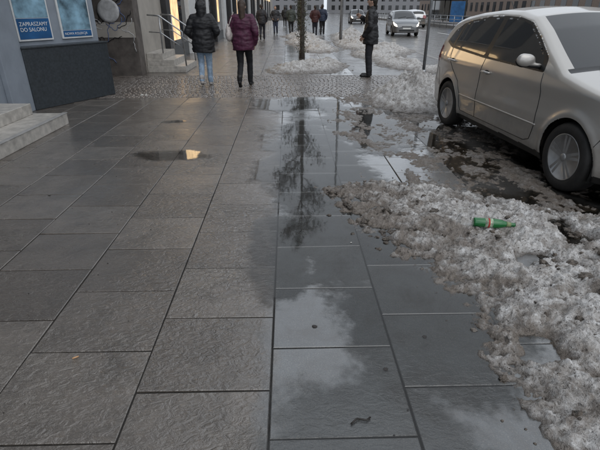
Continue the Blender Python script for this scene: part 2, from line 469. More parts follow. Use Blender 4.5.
# ---------------------------------------------------------------- car
def smooth_interp(pts,xq,w=.06):
    xp=[p[0] for p in pts]; fp=[p[1] for p in pts]
    o=np.zeros_like(xq); ws=0
    for k in np.linspace(-1,1,9):
        g=math.exp(-2*k*k); o+=g*np.interp(xq+k*w,xp,fp); ws+=g
    return o/ws
X0,X1=-.78,3.48
ZT=[(-1,.62),(-.78,.74),(-.765,.90),(-.70,1.04),(-.55,1.23),(-.42,1.325),(-.2,1.375),(.2,1.425),(.7,1.458),(1.1,1.452),(1.42,1.405),(1.7,1.29),(2.05,1.12),(2.33,.985),(2.6,.94),(3.0,.875),(3.25,.80),(3.38,.72),(3.46,.60),(3.48,.52),(3.6,.5)]
ZB=[(-.8,.30),(-.5,.25),(0,.20),(2.6,.19),(3.1,.20),(3.48,.25)]
WZ=[(.1,.80),(.2,.845),(.3,.872),(.42,.882),(.5,.893),(.6,.893),(.66,.884),(.76,.880),(.86,.884),(.90,.872),(.95,.855),(1.1,.80),(1.25,.735),(1.4,.67),(1.5,.62)]
def zt(x): return smooth_interp(ZT,np.asarray(x,float),.04)
def zb(x): return smooth_interp(ZB,np.asarray(x,float),.05)
def Ys(x,z):
    x=np.asarray(x,float);z=np.asarray(z,float)
    y=smooth_interp(WZ,z,.03)
    r=np.clip((.25-x)/1.03,0,1); y=y*(1-.13*r**2.6)
    f=np.clip((x-2.5)/.98,0,1); y=y*(1-.22*f**2.6)
    for cx in (0,2.65):
        rr=np.hypot(x-cx,z-.315); y=y+.016*np.exp(-((rr-.375)/.04)**2)
    d=zt(x)-z; q=.06
    dd=np.clip(d,0,q); y=y-(q-np.sqrt(np.maximum(q*q-(q-dd)**2,0)))
    e=np.minimum(x-X0,X1-x); q2=.10; ee=np.clip(e,0,q2); y=y-(q2-np.sqrt(np.maximum(q2*q2-(q2-ee)**2,0)))
    return y
def zs(z):
    return z+max(0.,z-.62)*.09
def dens(poly,closed=True,st=.002):
    out=[];n=len(poly)
    for i in range(n if closed else n-1):
        a=poly[i];b=poly[(i+1)%n]; L=math.hypot(a[0]-b[0],a[1]-b[1]); k=max(1,int(L/st))
        for j in range(k): out.append((a[0]+(b[0]-a[0])*j/k,a[1]+(b[1]-a[1])*j/k))
    return out
def rnd(poly,r=.03):
    out=[];n=len(poly)
    for i in range(n):
        p=Vector(poly[i]);a=Vector(poly[i-1]);b=Vector(poly[(i+1)%n])
        u=(a-p);v=(b-p); ru=min(r,u.length*.4); rv=min(r,v.length*.4)
        s=p+u.normalized()*ru; e=p+v.normalized()*rv
        for k in range(5):
            t=k/4; q=s*(1-t)**2+p*2*t*(1-t)+e*t*t; out.append((q.x,q.y))
    return out
DLO=rnd([(2.06,.955),(2.03,1.075),(1.76,1.215),(1.45,1.355),(1.2,1.392),(.9,1.402),(.5,1.39),(.1,1.345),(-.12,1.305),(-.33,1.215),(-.46,1.075),(-.2,1.02),(.8,.975)],.03)
W1=rnd([(1.98,.972),(1.96,1.075),(1.73,1.20),(1.44,1.332),(1.2,1.370),(.93,1.380),(.90,.995)],.03)
W2=rnd([(.80,1.00),(.835,1.380),(.5,1.368),(.1,1.323),(-.06,1.293),(-.13,1.045)],.03)
W3=rnd([(-.18,1.05),(-.115,1.28),(-.30,1.205),(-.41,1.095)],.02)
TL=rnd([(-.80,.80),(-.50,.83),(-.52,.98),(-.62,1.03),(-.80,.97)],.03)
HL=rnd([(3.47,.60),(3.20,.66),(2.98,.80),(3.04,.845),(3.26,.77),(3.47,.68)],.02)
def inpoly(px,py,P): return sdist(px,py,np.array(P))>0
def make_car(name,loc,rz,paint,lights=0.,det=1):
    E=empty(name,loc,rz)
    black=simple(name+'_black_trim',(.012,.012,.012),.4,var=.3)
    mats=[paint,black,m_glass(name+'_glass'),simple(name+'_tail_lamp',(.25,.01,.01),.12,var=.2,Coat_Weight=1.),
          m_emit(name+'_headlamp_lit',(1,.93,.8),lights) if lights else simple(name+'_headlamp',(.55,.56,.58),.1,metal=.6)]
    nx=int(400*det); nt=int(110*det)
    xs=np.linspace(X0,X1,nx+1); tt=np.linspace(0,1,nt+1)
    T=1-(1-tt)**1.25
    a=zb(xs);b=zt(xs)
    GX=np.repeat(xs[None,:],nt+1,0); GZ=a[None,:]+(b-a)[None,:]*T[:,None]
    pts=[]
    for P in (DLO,W1,W2,W3,TL,HL): pts+=dens(P)
    for cx in (0,2.65): pts+=[(cx+.352*math.cos(k/200*math.pi),.315+.352*math.sin(k/200*math.pi)) for k in range(-40,241)]
    kd=KDTree(len(pts))
    for i,p in enumerate(pts): kd.insert((p[0],p[1],0),i)
    kd.balance()
    lim=.55*(X1-X0)/nx
    for j in range(1,nt):
        for i in range(1,nx):
            co,ix,di=kd.find((GX[j,i],GZ[j,i],0))
            if di<lim: GX[j,i]=co.x; GZ[j,i]=co.y
    GY=Ys(GX,GZ)
    cx_=(GX[:-1,:-1]+GX[1:,:-1]+GX[:-1,1:]+GX[1:,1:])/4; cz_=(GZ[:-1,:-1]+GZ[1:,:-1]+GZ[:-1,1:]+GZ[1:,1:])/4
    mi=np.zeros(cx_.shape,int)
    mi[inpoly(cx_,cz_,DLO)]=1
    for P in (W1,W2,W3): mi[inpoly(cx_,cz_,P)]=2
    mi[inpoly(cx_,cz_,TL)]=3; mi[inpoly(cx_,cz_,HL)]=4
    mi[(cz_<.255)]=1
    dele=(np.hypot(cx_,cz_-.315)<.352)|(np.hypot(cx_-2.65,cz_-.315)<.352)
    V=[];F=[];FM=[]
    n1=(nt+1)*(nx+1)
    for s in (-1,1):
        for j in range(nt+1):
            for i in range(nx+1): V.append((GX[j,i],s*GY[j,i],zs(GZ[j,i])))
    for s in (0,1):
        o=s*n1
        for j in range(nt):
            for i in range(nx):
                if dele[j,i]: continue
                q=(o+j*(nx+1)+i,o+j*(nx+1)+i+1,o+(j+1)*(nx+1)+i+1,o+(j+1)*(nx+1)+i)
                F.append(q if s==0 else q[::-1]); FM.append(mi[j,i])
    ny=24; o=len(V)
    for k in range(1,ny):
        u=-1+2*k/ny
        for i in range(nx+1):
            V.append((xs[i],u*GY[nt,i],zs(GZ[nt,i])+.045*(1-u*u)))
    def tid(k,i):
        if k==0: return nt*(nx+1)+i
        if k==ny: return n1+nt*(nx+1)+i
        return o+(k-1)*(nx+1)+i
    for k in range(ny):
        u=abs(-1+2*(k+.5)/ny)
        for i in range(nx):
            xm=(xs[i]+xs[i+1])/2; m=0
            if 1.44<xm<2.29 and u<.95: m=2
            elif 2.29<=xm<2.36 and u<.97: m=1
            elif -.66<xm<-.45 and u<.86: m=2
            elif xm<-.71 and u>.7: m=3
            F.append((tid(k,i),tid(k,i+1),tid(k+1,i+1),tid(k+1,i))); FM.append(m)
    for i in (0,nx):
        for j in range(nt):
            F.append((j*(nx+1)+i,n1+j*(nx+1)+i,n1+(j+1)*(nx+1)+i,(j+1)*(nx+1)+i)); FM.append(0)
    mesh_obj('body',V,F,None,E,smooth=True,mats=mats,fm=FM)
    box('underbody',(-.62,-.60,.20),(3.3,.60,.62),black,E)
    alloy=simple(name+'_alloy',(.36,.36,.36),.4,metal=.6,var=.2); tyre=simple(name+'_tyre',(.02,.019,.018),.7,var=.4,bump=.4)
    for wi,(cx,s) in enumerate(((0,-1),(2.65,-1),(0,1),(2.65,1))):
        w=empty('wheel_%d'%wi,(cx,s*.885,.315)); w.parent=E
        if s>0: w.rotation_euler=(0,0,math.pi)
        lathe('tyre',[(.18,.21),(.20,.27),(.19,.305),(.16,.315),(.04,.315),(.012,.303),(.0,.285),(-.002,.25),(.004,.222),(.012,.212),(.03,.205),(.17,.2)],tyre,w,48,'y')
        lathe('rim_lip',[(.012,.215),(.004,.214),(.006,.205),(.03,.196),(.06,.19),(.12,.185),(.12,.2)],alloy,w,48,'y')
        lathe('brake_disc',[(.10,.01),(.10,.188),(.11,.188),(.11,.01)],black,w,32,'y')
        lathe('hub',[(.0,.001),(.0,.028),(.006,.034),(.05,.055),(.09,.06)],alloy,w,24,'y')
        A=Acc()
        for k in range(5):
            for sp in (-1,1):
                an=2*math.pi*k/5+sp*.14+.3; an0=2*math.pi*k/5+sp*.30+.3
                p0=Vector((.035*math.cos(an0),.018,.035*math.sin(an0))); p1=Vector((.200*math.cos(an),.016,.200*math.sin(an)))
                d=(p1-p0).normalized(); nn=Vector((0,1,0)).cross(d)
                v=[]
                for p,wd in ((p0,.013),(p1,.013)):
                    for a,b in ((-1,0),(1,0),(1,1),(-1,1)): v.append(p+nn*wd*a*(1 if b==0 else 1.2)+Vector((0,.03*b-.006*(1-b),0)))
                A.add(v,[(0,1,2,3),(4,7,6,5),(0,4,5,1),(1,5,6,2),(2,6,7,3),(3,7,4,0)])
        mesh_obj('spokes',A.V,A.F,alloy,w)
        V=[];F=[]
        for k in range(25):
            an=math.pi*(-.12+1.24*k/24)
            for yy in (.86,.55): V.append((cx+.36*math.cos(an),s*yy,.315+.36*math.sin(an)))
        for k in range(24): F.append((2*k,2*k+1,2*k+3,2*k+2))
        mesh_obj('wheel_well_%d'%wi,V,F,black,E)
    for s in (-1,1):
        def drape(nm,pl,r,mat,off=0,n=6,st=.03):
            P=dens(pl,False,st)+[pl[-1]]
            ax=np.array([p[0] for p in P]);az=np.array([p[1] for p in P]); ay=Ys(ax,az)
            return tube(nm,[(ax[i],s*(ay[i]+off),zs(az[i])) for i in range(len(P))],r,mat,E,n)
        sd='r' if s<0 else 'l'
        drape('door_gap_front_'+sd,[(2.06,.95),(2.12,.8),(2.14,.5),(2.08,.34),(1.98,.305)],.0045,black)
        drape('door_gap_mid_'+sd,[(.87,.975),(.85,.7),(.86,.305)],.0045,black)
        drape('door_gap_rear_'+sd,[(-.14,1.02),(-.10,.92),(.06,.78),(.28,.66),(.39,.52),(.41,.36),(.45,.305)],.0045,black)
        drape('door_gap_low_'+sd,[(.45,.305),(1.98,.305)],.0045,black)
        drape('bumper_gap_'+sd,[(-.36,.52),(-.5,.74),(-.78,.76)],.003,black)
        drape('fender_gap_'+sd,[(2.98,.50),(3.05,.66),(3.2,.65)],.003,black)
        drape('moulding_'+sd,[(.40,.51),(2.16,.50)],.011,paint,-.002,8)
        for hx,hz in ((1.02,.845),(.02,.885)):
            yy=float(Ys(hx,hz)); hz=zs(hz); tube('door_handle_'+sd,[(hx-.09,s*(yy-.004),hz),(hx-.075,s*(yy+.03),hz),(hx,s*(yy+.037),hz+.003),(hx+.075,s*(yy+.03),hz),(hx+.09,s*(yy-.004),hz)],[.010,.014,.015,.014,.010],paint,E,10)
            mesh_obj('handle_recess_'+sd,[(hx+ .06*math.cos(k/8*math.pi),s*(yy+.002),hz+.025*math.sin(k/8*math.pi)) for k in range(16)],[tuple(range(16))],black,E)
        mz=1.09
        A=Acc(); A.ell((1.93,s*.985,mz),(.045,.10,.062)); A.ell((1.93,s*1.01,mz+.005),(.04,.07,.06)); A.cap((1.95,s*.84,mz-.05),(1.94,s*.94,mz-.035),.02,.02)
        fuse('mirror_'+sd,A,paint,E,.011,3)
        A=Acc(); A.ell((1.905,s*.985,mz-.012),(.042,.096,.062)); A.cap((1.95,s*.84,mz-.06),(1.93,s*.94,mz-.05),.024,.024)
        fuse('mirror_glass_housing_'+sd,A,black,E,.011,2)
    box('grille',(3.36,-.33,.55),(3.475,.33,.62),black,E,.01)
    box('lower_intake',(3.4,-.5,.30),(3.492,.5,.40),black,E,.01)
    wm=simple(name+'_plate',(.75,.75,.72),.4,var=.05)
    box('front_plate',(3.47,-.26,.44),(3.50,.26,.53),wm,E,.003)
    box('rear_plate',(-.80,-.26,.56),(-.775,.26,.67),wm,E,.003)
    for y0 in (-.45,.1): tube('wiper',[(2.30,y0,1.085),(2.22,y0+.25,1.14),(2.14,y0+.55,1.185)],.008,black,E,6)
    tube('roof_aerial',[(-.1,0,1.48),(-.28,0,1.64)],.006,black,E,6)
    return E
P_silver=m_paint('silver_beige_paint',(.50,.475,.44))
make_car('parked_car',(3.165,6.66,0),math.atan2(-.996,.088),P_silver)
make_car('car',(8.1,35.5,-.12),R(-94),m_paint('grey_paint',(.16,.17,.18)),5.,.4)
make_car('car',(8.6,62,-.12),R(-92),m_paint('dark_paint',(.04,.045,.055)),5.,.25)
make_car('car',(12.6,48,-.12),R(90),m_paint('white_paint',(.6,.6,.6)),0,.25)

# ---------------------------------------------------------------- people
M_skin=simple('skin',(.50,.32,.24),.5,var=.1)
def person(name,loc,yaw,h,pose,jac,pan,shoe,hair,hem=.82,bulk=1.,quilt=0,hood=False,longhair=False,det=1.,coat_flare=1.,bag=None,mirror=False):
    E=empty(name,loc,yaw); s=h/1.75
    vs=.014/det
    fab=lambda n,c,ro=.8: simple(name+'_'+n,c,ro,var=.35,scale=14,bump=.5,bscale=90,bdist=.004)
    if pose=='walk':
        legs=[((.09,0,.92),(.095,.17,.52),(.09,.20,.10),(.10,.36,.045)),((-.09,0,.92),(-.09,.03,.50),(-.085,-.27,.19),(-.085,-.19,.05))]
        arms=[((.185,0,1.40),(.25,-.09,1.14),(.235,.03,.92)),((-.185,0,1.40),(-.25,.02,1.13),(-.225,.17,.95))]
    elif pose=='walk2':
        legs=[((.09,0,.92),(.09,.05,.50),(.085,.08,.09),(.10,.24,.045)),((-.09,0,.92),(-.09,.08,.50),(-.085,-.13,.14),(-.085,-.02,.05))]
        arms=[((.185,0,1.40),(.27,-.05,1.14),(.20,.12,1.0)),((-.185,0,1.40),(-.27,-.04,1.14),(-.20,.12,.99))]
    elif pose=='phone':
        legs=[((.09,0,.92),(.10,.03,.50),(.10,-.01,.09),(.12,.15,.04)),((-.09,0,.92),(-.10,.02,.50),(-.11,-.02,.09),(-.13,.13,.04))]
        arms=[((.19,0,1.40),(.27,.06,1.15),(.13,.26,1.30)),((-.19,0,1.40),(-.25,-.03,1.13),(-.20,.12,.93))]
    else:
        legs=[((.09,0,.92),(.10,.02,.50),(.10,-.02,.09),(.12,.14,.04)),((-.09,0,.92),(-.10,.02,.50),(-.10,-.02,.09),(-.12,.14,.04))]
        arms=[((.185,0,1.40),(.24,-.03,1.13),(.23,.04,.9)),((-.185,0,1.40),(-.24,-.03,1.13),(-.23,.04,.9))]
    T=Acc()
    T.ell((0,0,.96),(.165,.12,.13))
    for hp,k,a,to in legs:
        T.cap(hp,k,.096,.072); T.cap(k,a,.070,.058)
    fuse('trousers',T,fab('trousers',pan),E,vs,4,.006,0,s)
    A=Acc()
    for hp,k,a,to in legs:
        a=Vector(a);to=Vector(to)
        A.cap(a+Vector((0,0,.06)),a-Vector((0,.0,.02)),.058,.05); A.cap(a+Vector((0,-.02,-.045)),to,.042,.036); A.ell(tuple(to),(.046,.06,.036))
    fuse('shoes',A,fab('shoes',shoe,.5),E,vs*.8,3,0,0,s)
    J=Acc(); b=bulk
    J.ell((0,0,1.28),(.19*b,.13*b,.20)); J.ell((0,0,1.12),(.17*b,.125*b,.17)); J.cap((-.145,0,1.41),(.145,0,1.41),.072*b,.072*b)
    J.cap((0,0,1.42),(0,.005,1.49),.08,.065)
    n=20; rings=[]
    for zz,f in ((1.12,1.),(1.0,1.07),(.92,1.1*coat_flare),(hem,1.1*coat_flare)):
        rings.append([(.172*b*f*math.cos(2*math.pi*k/n),.135*b*f*math.sin(2*math.pi*k/n),zz) for k in range(n)])
    Vv=[p for r in rings for p in r]; Ff=[tuple(range(n-1,-1,-1)),tuple(3*n+k for k in range(n))]
    Ff=[(i*n+k,i*n+(k+1)%n,(i+1)*n+(k+1)%n,(i+1)*n+k) for i in range(3) for k in range(n)]+Ff
    Ff=[f[::-1] for f in Ff]; J.add(Vv,Ff)
    ab=min(b,1.18)*b/1.1
    for sh,el,wr in arms:
        el=Vector(el)+Vector((math.copysign((b-1)*.15,el[0]),0,0))
        J.cap(sh,el,.066*ab,.057*ab); J.cap(el,wr,.056*ab,.047*ab)
    if hood: J.ell((0,-.015,1.62),(.115,.125,.15)); J.cap((0,-.04,1.47),(0,-.03,1.56),.10,.11)
    else: J.cap((0,-.01,1.47),(0,-.0,1.515),.072,.066)
    fuse('jacket',J,fab('jacket',jac,.6),E,vs,4,.014,quilt,s)
    Hd=Acc(); Hd.cap((0,0,1.47),(0,.01,1.57),.052,.05)
    Hd.ell((0,.01,1.64),(.076,.095,.108)); Hd.ell((0,.035,1.575),(.05,.055,.05)); Hd.cap((0,.10,1.645),(0,.117,1.615),.010,.014)
    for q in (-1,1): Hd.ell((q*.076,.0,1.625),(.012,.02,.03))
    Hd.cap((-.02,.098,1.578),(.02,.098,1.578),.008,.008)
    fuse('head',Hd,M_skin,E,.008/det,2,0,0,s)
    if det>=1:
        ey=Acc()
        for q in (-1,1): ey.ell((q*.03,.094,1.65),(.012,.008,.007),n=10,m=6)
        mesh_obj('eyes',[(v[0]*s,v[1]*s,v[2]*s) for v in ey.V],ey.F,simple(name+'_eyes',(.05,.04,.03),.2),E,smooth=True)
    Hr=Acc(); Hr.ell((0,-.012,1.665),(.088,.103,.100))
    if longhair:
        Hr.cap((0,-.06,1.62),(0,-.09,1.40),.075,.05); Hr.cap((.03,-.07,1.6),(.04,-.09,1.42),.05,.03)
    else: Hr.cap((0,-.045,1.64),(0,-.05,1.58),.07,.055)
    fuse('hair',Hr,fab('hair',hair,.6),E,.01/det,2,.004,0,s)
    Hn=Acc()
    for (sh,el,wr),q in zip(arms,(1,-1)):
        w=Vector(wr); d=(w-Vector(el)).normalized(); 
        inn=Vector((-q,0,0)); inn=(inn-d*inn.dot(d)).normalized(); side=d.cross(inn)
        if side.dot(Vector((0,1,.2)))<0: side=-side
        Hn.cap(w,w+d*.06,.028,.026)
        for f in range(-2,2):
            Hn.cap(w+d*.03+side*f*.016,w+d*.10+side*(f+.5)*.018,.015,.012)
        for f,L in zip((-1.5,-.5,.5,1.5),(.055,.072,.078,.068)):
            p0=w+d*.10+side*f*.019; p1=p0+d*L*.5+inn*L*.15; p2=p1+d*L*.3+inn*L*.4
            Hn.cap(p0,p1,.0095,.009); Hn.cap(p1,p2,.009,.0075)
        t0=w+d*.035+side*.028; t1=t0+side*.03+d*.03; Hn.cap(t0,t1,.012,.011); Hn.cap(t1,t1+d*.03+inn*.01,.011,.009)
    fuse('hands',Hn,M_skin,E,.0055/min(det,1),1,0,0,s)
    if pose=='phone':
        w=Vector(arms[0][2])+Vector((-.05,.08,.11)); w*=s
        box('phone',(w.x-.035,w.y-.005,w.z-.07),(w.x+.035,w.y+.005,w.z+.07),simple(name+'_phone',(.02,.02,.02),.2),E,.004)
    if bag:
        A=Acc(); A.ell((-.30,.0,1.14),(.07,.13,.17)); A.ell((-.30,0,1.08),(.08,.15,.13))
        fuse('bag',A,fab('bag',bag,.6),E,.015,2,.006,0,s)
        tube('bag_strap',[(x*s,y*s,z*s) for x,y,z in ((-.30,.08,1.2),(-.26,.07,1.38),(-.19,0,1.52),(-.24,-.12,1.36),(-.30,-.08,1.2))],.012,fab('strap',bag),E,6)
    return E
person('walking_woman',(-1.80,10.45,0),R(4),1.70,'walk2',(.012,.012,.014),(.30,.40,.52),(.45,.42,.40),(.03,.02,.015),.72,1.30,.006,hood=True,coat_flare=1.02)
person('walking_woman',(-.92,10.2,0),R(-3),1.70,'walk',(.070,.012,.038),(.010,.010,.012),(.012,.012,.012),(.05,.03,.02),.78,1.24,.006,longhair=True,bag=(.55,.50,.47))
person('standing_man',(2.02,11.75,0),R(70),1.82,'phone',(.014,.014,.016),(.014,.014,.018),(.01,.01,.01),(.02,.015,.01),.74,1.15,coat_flare=1.05)
far=[('pedestrian',-1.35,26.5,0,1.75,'walk',(.02,.02,.025),(.02,.02,.03)),('pedestrian',-.75,32,180,1.7,'walk2',(.03,.03,.035),(.03,.04,.07)),('pedestrian',.25,31,5,1.74,'walk',(.05,.06,.05),(.02,.02,.02)),
 ('pedestrian',1.7,30.0,0,1.72,'walk2',(.05,.012,.012),(.02,.02,.03)),('pedestrian',2.25,31.5,-6,1.78,'walk',(.02,.03,.06),(.015,.015,.02)),('pedestrian',-.2,45,0,1.7,'walk',(.02,.02,.02),(.03,.03,.03)),('pedestrian',-1.9,38,180,1.7,'walk2',(.10,.09,.08),(.02,.02,.02)),
 ('pedestrian',1.2,40,180,1.75,'walk',(.03,.03,.03),(.02,.02,.03)),('pedestrian',2.9,42,0,1.7,'walk2',(.02,.02,.025),(.02,.02,.02))]
for n_,x,y,a,h,p,j,pa in far:
    person(n_,(x,y,0),R(a),h,p,j,pa,(.01,.01,.01),(.03,.02,.015),.8,1.15,det=.6)

# ---------------------------------------------------------------- trees
M_bark=simple('bark',(.06,.05,.042),.8,var=.4,bump=.8,bscale=30,bdist=.02)
M_leaf=simple('dry_leaves',(.05,.05,.028),.6,var=.6,scale=2)
def tree(name,loc,H,crown0,rad,nb,leaves,seed,lsize=.05):
    rs=random.Random(seed); E=empty(name,loc); A=Acc(); tips=[]
    def branch(p,d,L,r,depth):
        pts=[p];rr=[r];n=5
        for i in range(n):
            d=(d+Vector((rs.gauss(0,.12),rs.gauss(0,.12),.06))).normalized(); p=p+d*L/n; pts.append(p); rr.append(r*(1-.75*(i+1)/n))
            if depth<3 and i>0:
                for q in range(2 if depth<2 else 1):
                    s_=Vector((rs.gauss(0,1),rs.gauss(0,1),rs.uniform(.0,.8))).normalized()
                    branch(p,(d*.5+s_*.7).normalized(),L*rs.uniform(.4,.6),rr[-1]*.6,depth+1)
            if depth>=2: tips.append(p)
        V,F=ringtube(pts,rr,6 if depth else 10); A.add(V,F)
    tp=[Vector((0,0,-.05)),Vector((.01,0,.3)),Vector((.02,.01,crown0)),Vector((.0,.03,H*.8)),Vector((.02,.0,H))]
    V,F=ringtube(tp,[.11,.08,.065,.04,.01],12); A.add(V,F)
    for i in range(nb):
        z=crown0*.9+(H-crown0)*(i/nb)**.9
        an=rs.uniform(0,6.28); branch(Vector((0.01,0.01,z)),Vector((math.cos(an),math.sin(an),.7)).normalized(),rad*rs.uniform(.7,1.15)*(1.1-.5*i/nb),.03,1)
    mesh_obj('trunk_and_branches',A.V,A.F,M_bark,E,smooth=True)
    B=Acc()
    for i in range(leaves):
        p=rs.choice(tips)+Vector((rs.gauss(0,.08),rs.gauss(0,.08),rs.gauss(0,.08)))
        a=Vector((rs.gauss(0,1),rs.gauss(0,1),rs.gauss(0,1))).normalized(); b=a.cross(Vector((rs.gauss(0,1),rs.gauss(0,1),rs.gauss(0,1)))).normalized(); l=lsize*rs.uniform(.6,1.3)
        B.add([p-a*l,p+b*l*.5,p+a*l,p-b*l*.5],[(0,1,2,3)])
    for i in range(leaves//3):
        an=rs.uniform(0,6.28); z=rs.uniform(.15,crown0); r=.08+abs(rs.gauss(0,.09))
        p=Vector((r*math.cos(an),r*math.sin(an),z)); a=Vector((rs.gauss(0,1),rs.gauss(0,1),rs.gauss(0,1))).normalized(); b=a.orthogonal().normalized(); l=lsize*rs.uniform(.4,.8)
        B.add([p-a*l,p+b*l*.5,p+a*l,p-b*l*.5],[(0,1,2,3)])
    mesh_obj('leaves',B.V,B.F,M_leaf,E)
tree('street_tree',(.5,16.6,0),7.2,2.6,1.15,15,3800,3,.045)
tree('street_tree',(.9,34,0),8,2.8,1.5,12,1500,5,.08)
tree('street_tree',(1.2,52,0),8,2.8,1.6,12,1200,8,.1)

# ---------------------------------------------------------------- buildings
M_wall=simple('blue_grey_plaster',(.24,.27,.31),.7,var=.12,scale=3,bump=.3)
M_cream=simple('cream_plaster',(.40,.37,.33),.7,var=.15,scale=2,bump=.3)
M_dkst=simple('dark_granite',(.035,.042,.048),.35,var=.3,scale=30,bump=.3,bscale=120)
M_step=simple('pale_stone_step',(.40,.375,.34),.4,var=.28,scale=10,bump=.4)
M_glass=m_glass('window_glass')
M_frame=simple('window_frame',(.05,.05,.05),.4)
M_white=simple('white_panel',(.65,.66,.66),.5,var=.08)
E=empty('grey_building')
box('wall_side',(-8,-6,0),(-4.33,7.86,14),M_wall,E)
box('wall_pilaster',(-4.33,7.2,.0),(-4.25,7.8,14),M_wall,E,.01)
box('door_leaf',(-4.33,4.5,.33),(-4.29,6.0,2.6),M_frame,E)
box('door_glass',(-4.29,4.6,.5),(-4.28,5.9,2.5),M_glass,E)
st=empty('entrance_steps'); 
box('step_low',(-4.3,2.4,0),(-3.27,6.80,.158),M_step,st,.008); box('step_high',(-4.3,2.4,.158),(-3.72,6.72,.315),M_step,st,.008)
box('step_nosing',(-3.33,2.4,.159),(-3.262,6.81,.166),simple('step_edge',(.30,.29,.28),.4),st,.002)
W_=empty('poster_wall',(-4.445,7.91,0),math.atan2(.901,.434)); W_.parent=E
box('wall',(0,0,0),(1.80,2.5,14),M_wall,W_)
box('dark_plinth',(-.02,-.25,0),(1.76,-.002,.96),M_dkst,W_,.012)
box('plinth_cap',(-.03,-.265,.96),(1.77,-.001,.99),M_dkst,W_,.006)
M_pb=simple('poster_blue',(.02,.10,.25),.3,var=.3,scale=3)
M_pw=simple('poster_white',(.7,.72,.74),.3,var=.05)
M_pg=simple('poster_photo',(.18,.30,.38),.3,var=.7,scale=4)
box('poster_frame_1',(.13,-.03,1.06),(.79,-.002,2.3),M_white,W_,.004)
box('poster_1_blue',(.16,-.036,1.09),(.76,-.031,1.40),M_pb,W_); box('poster_1_photo',(.16,-.036,1.41),(.76,-.031,2.25),M_pg,W_)
box('poster_frame_2',(.98,-.03,1.06),(1.66,-.002,2.3),M_white,W_,.004)
box('poster_2_photo',(1.01,-.036,1.2),(1.63,-.031,2.25),M_pg,W_); box('poster_2_white',(1.01,-.036,1.09),(1.63,-.031,1.19),M_pb,W_)
def text(nm,s,loc,rot,size,mat,parent):
    cu=bpy.data.curves.new(nm,'FONT'); cu.body=s; cu.size=size; cu.extrude=.001; o=bpy.data.objects.new(nm,cu); COL.objects.link(o); o.location=loc; o.rotation_euler=rot; cu.materials.append(mat); o.parent=parent; return o
text('poster_text_1','ZAPRASZAMY\nDO SALONU',(.19,-.040,1.29),(R(90),0,0),.085,M_pw,W_)
text('poster_text_2','NOWA KOLEKCJA',(1.03,-.040,1.12),(R(90),0,0),.06,M_pw,W_)
G=empty('gateway')
M_brn=simple('grimy_wall',(.11,.095,.085),.7,var=.35,scale=5,bump=.5)
box('far_jamb',(-8.8,12.15,0),(-3.72,12.6,3.4),M_brn,G); box('near_jamb',(-8.8,8.6,0),(-4.9,9.2,3.4),M_brn,G)
box('lintel',(-8.8,9.0,3.4),(-3.72,12.6,14),M_cream,G)
box('gate',(-7.2,9.2,0),(-7.1,12.15,3.4),M_frame,G)
box('cream_band',(-8.8,12.13,.9),(-3.74,12.148,1.25),M_cream,G)
rs=random.Random(4)
gm=[simple('graffiti_white',(.5,.5,.5),.5),simple('graffiti_black',(.01,.01,.01),.5),simple('graffiti_blue',(.1,.15,.3),.5)]
for i in range(26):
    x=rs.uniform(-5.2,-3.95);z=rs.uniform(.3,2.0);P=[]
    an=rs.uniform(0,6.28);
    for k in range(14):
        P.append((min(x,-3.78),12.130,max(z,.1))); an+=rs.uniform(-.9,1.1); x+=.05*math.cos(an); z+=.05*math.sin(an)
    tube('graffiti_%d'%i,P,.009,gm[i%3],G,5)
o=lathe('round_sign',[(0,.20),(0,.26),(.02,.26),(.02,.20)],gm[0],G,32,'y'); o.location=(-4.3,12.1,1.50)
Bd=empty('shop_building')
box('wall',(-12,12.62,0),(-3.75,130,16),M_cream,Bd)
M_lit=m_emit('lit_shop_interior',(1,.66,.36),1.4); M_litw=m_emit('lit_sign',(1,.70,.38),4.5)
M_dark=simple('dark_column',(.03,.03,.032),.35)
y=15.2;i=0
while y<110:
    box('shop_glass_%d'%i,(-3.75,y+.25,.45),(-3.72,y+3.1,2.75),M_glass,Bd)
    box('shop_base_%d'%i,(-3.75,y+.25,0),(-3.70,y+3.1,.45),M_dkst,Bd)
    box('pilaster_%d'%i,(-3.75,y-.25,0),(-3.58,y+.25,3.6),M_dark if i%3!=1 else M_white,Bd,.01)
    box('display_%d'%i,(-3.72,y+.5,.9 if i%2 else .6),(-3.712,y+1.9,2.3),(M_lit if i%3==0 else M_white),Bd)
    lit=(i<3 or i%2==0)
    box('sign_%d'%i,(-3.75,y+.3,2.85),(-3.62,y+3.0,3.75 if i<3 else 3.35),M_litw if lit else M_pb,Bd,.01)
    for f in range(4):
        z=4.6+f*2.9
        for q in (0,1):
            box('win_%d_%d_%d'%(i,f,q),(-3.75,y+.3+q*1.6,z),(-3.735,y+1.3+q*1.6,z+1.6),M_glass,Bd); box('sill_%d_%d_%d'%(i,f,q),(-3.75,y+.22+q*1.6,z-.1),(-3.66,y+1.38+q*1.6,z-.003),M_white,Bd)
    y+=3.4;i+=1
st=empty('shop_steps')
for k,(xa,zt_) in enumerate(((-2.72,.16),(-3.02,.32),(-3.32,.48))):
    box('step_%d'%k,(-3.74,12.75+.03*k,zt_-.16 if k==0 else zt_-.16),(xa,14.3,zt_),M_step,st,.008)
M_met=simple('steel_rail',(.35,.36,.37),.3,metal=.9)
hr=empty('handrail')
for yy in (12.85,14.2):
    tube('rail_top',[(-3.6,yy,1.40),(-3.3,yy,1.38),(-2.75,yy,1.0),(-2.72,yy,.16)],.02,M_met,hr); tube('rail_mid',[(-3.6,yy,1.0),(-3.3,yy,.98),(-2.75,yy,.6)],.014,M_met,hr)
    tube('rail_post',[(-3.3,yy,.48),(-3.3,yy,1.38)],.018,M_met,hr)
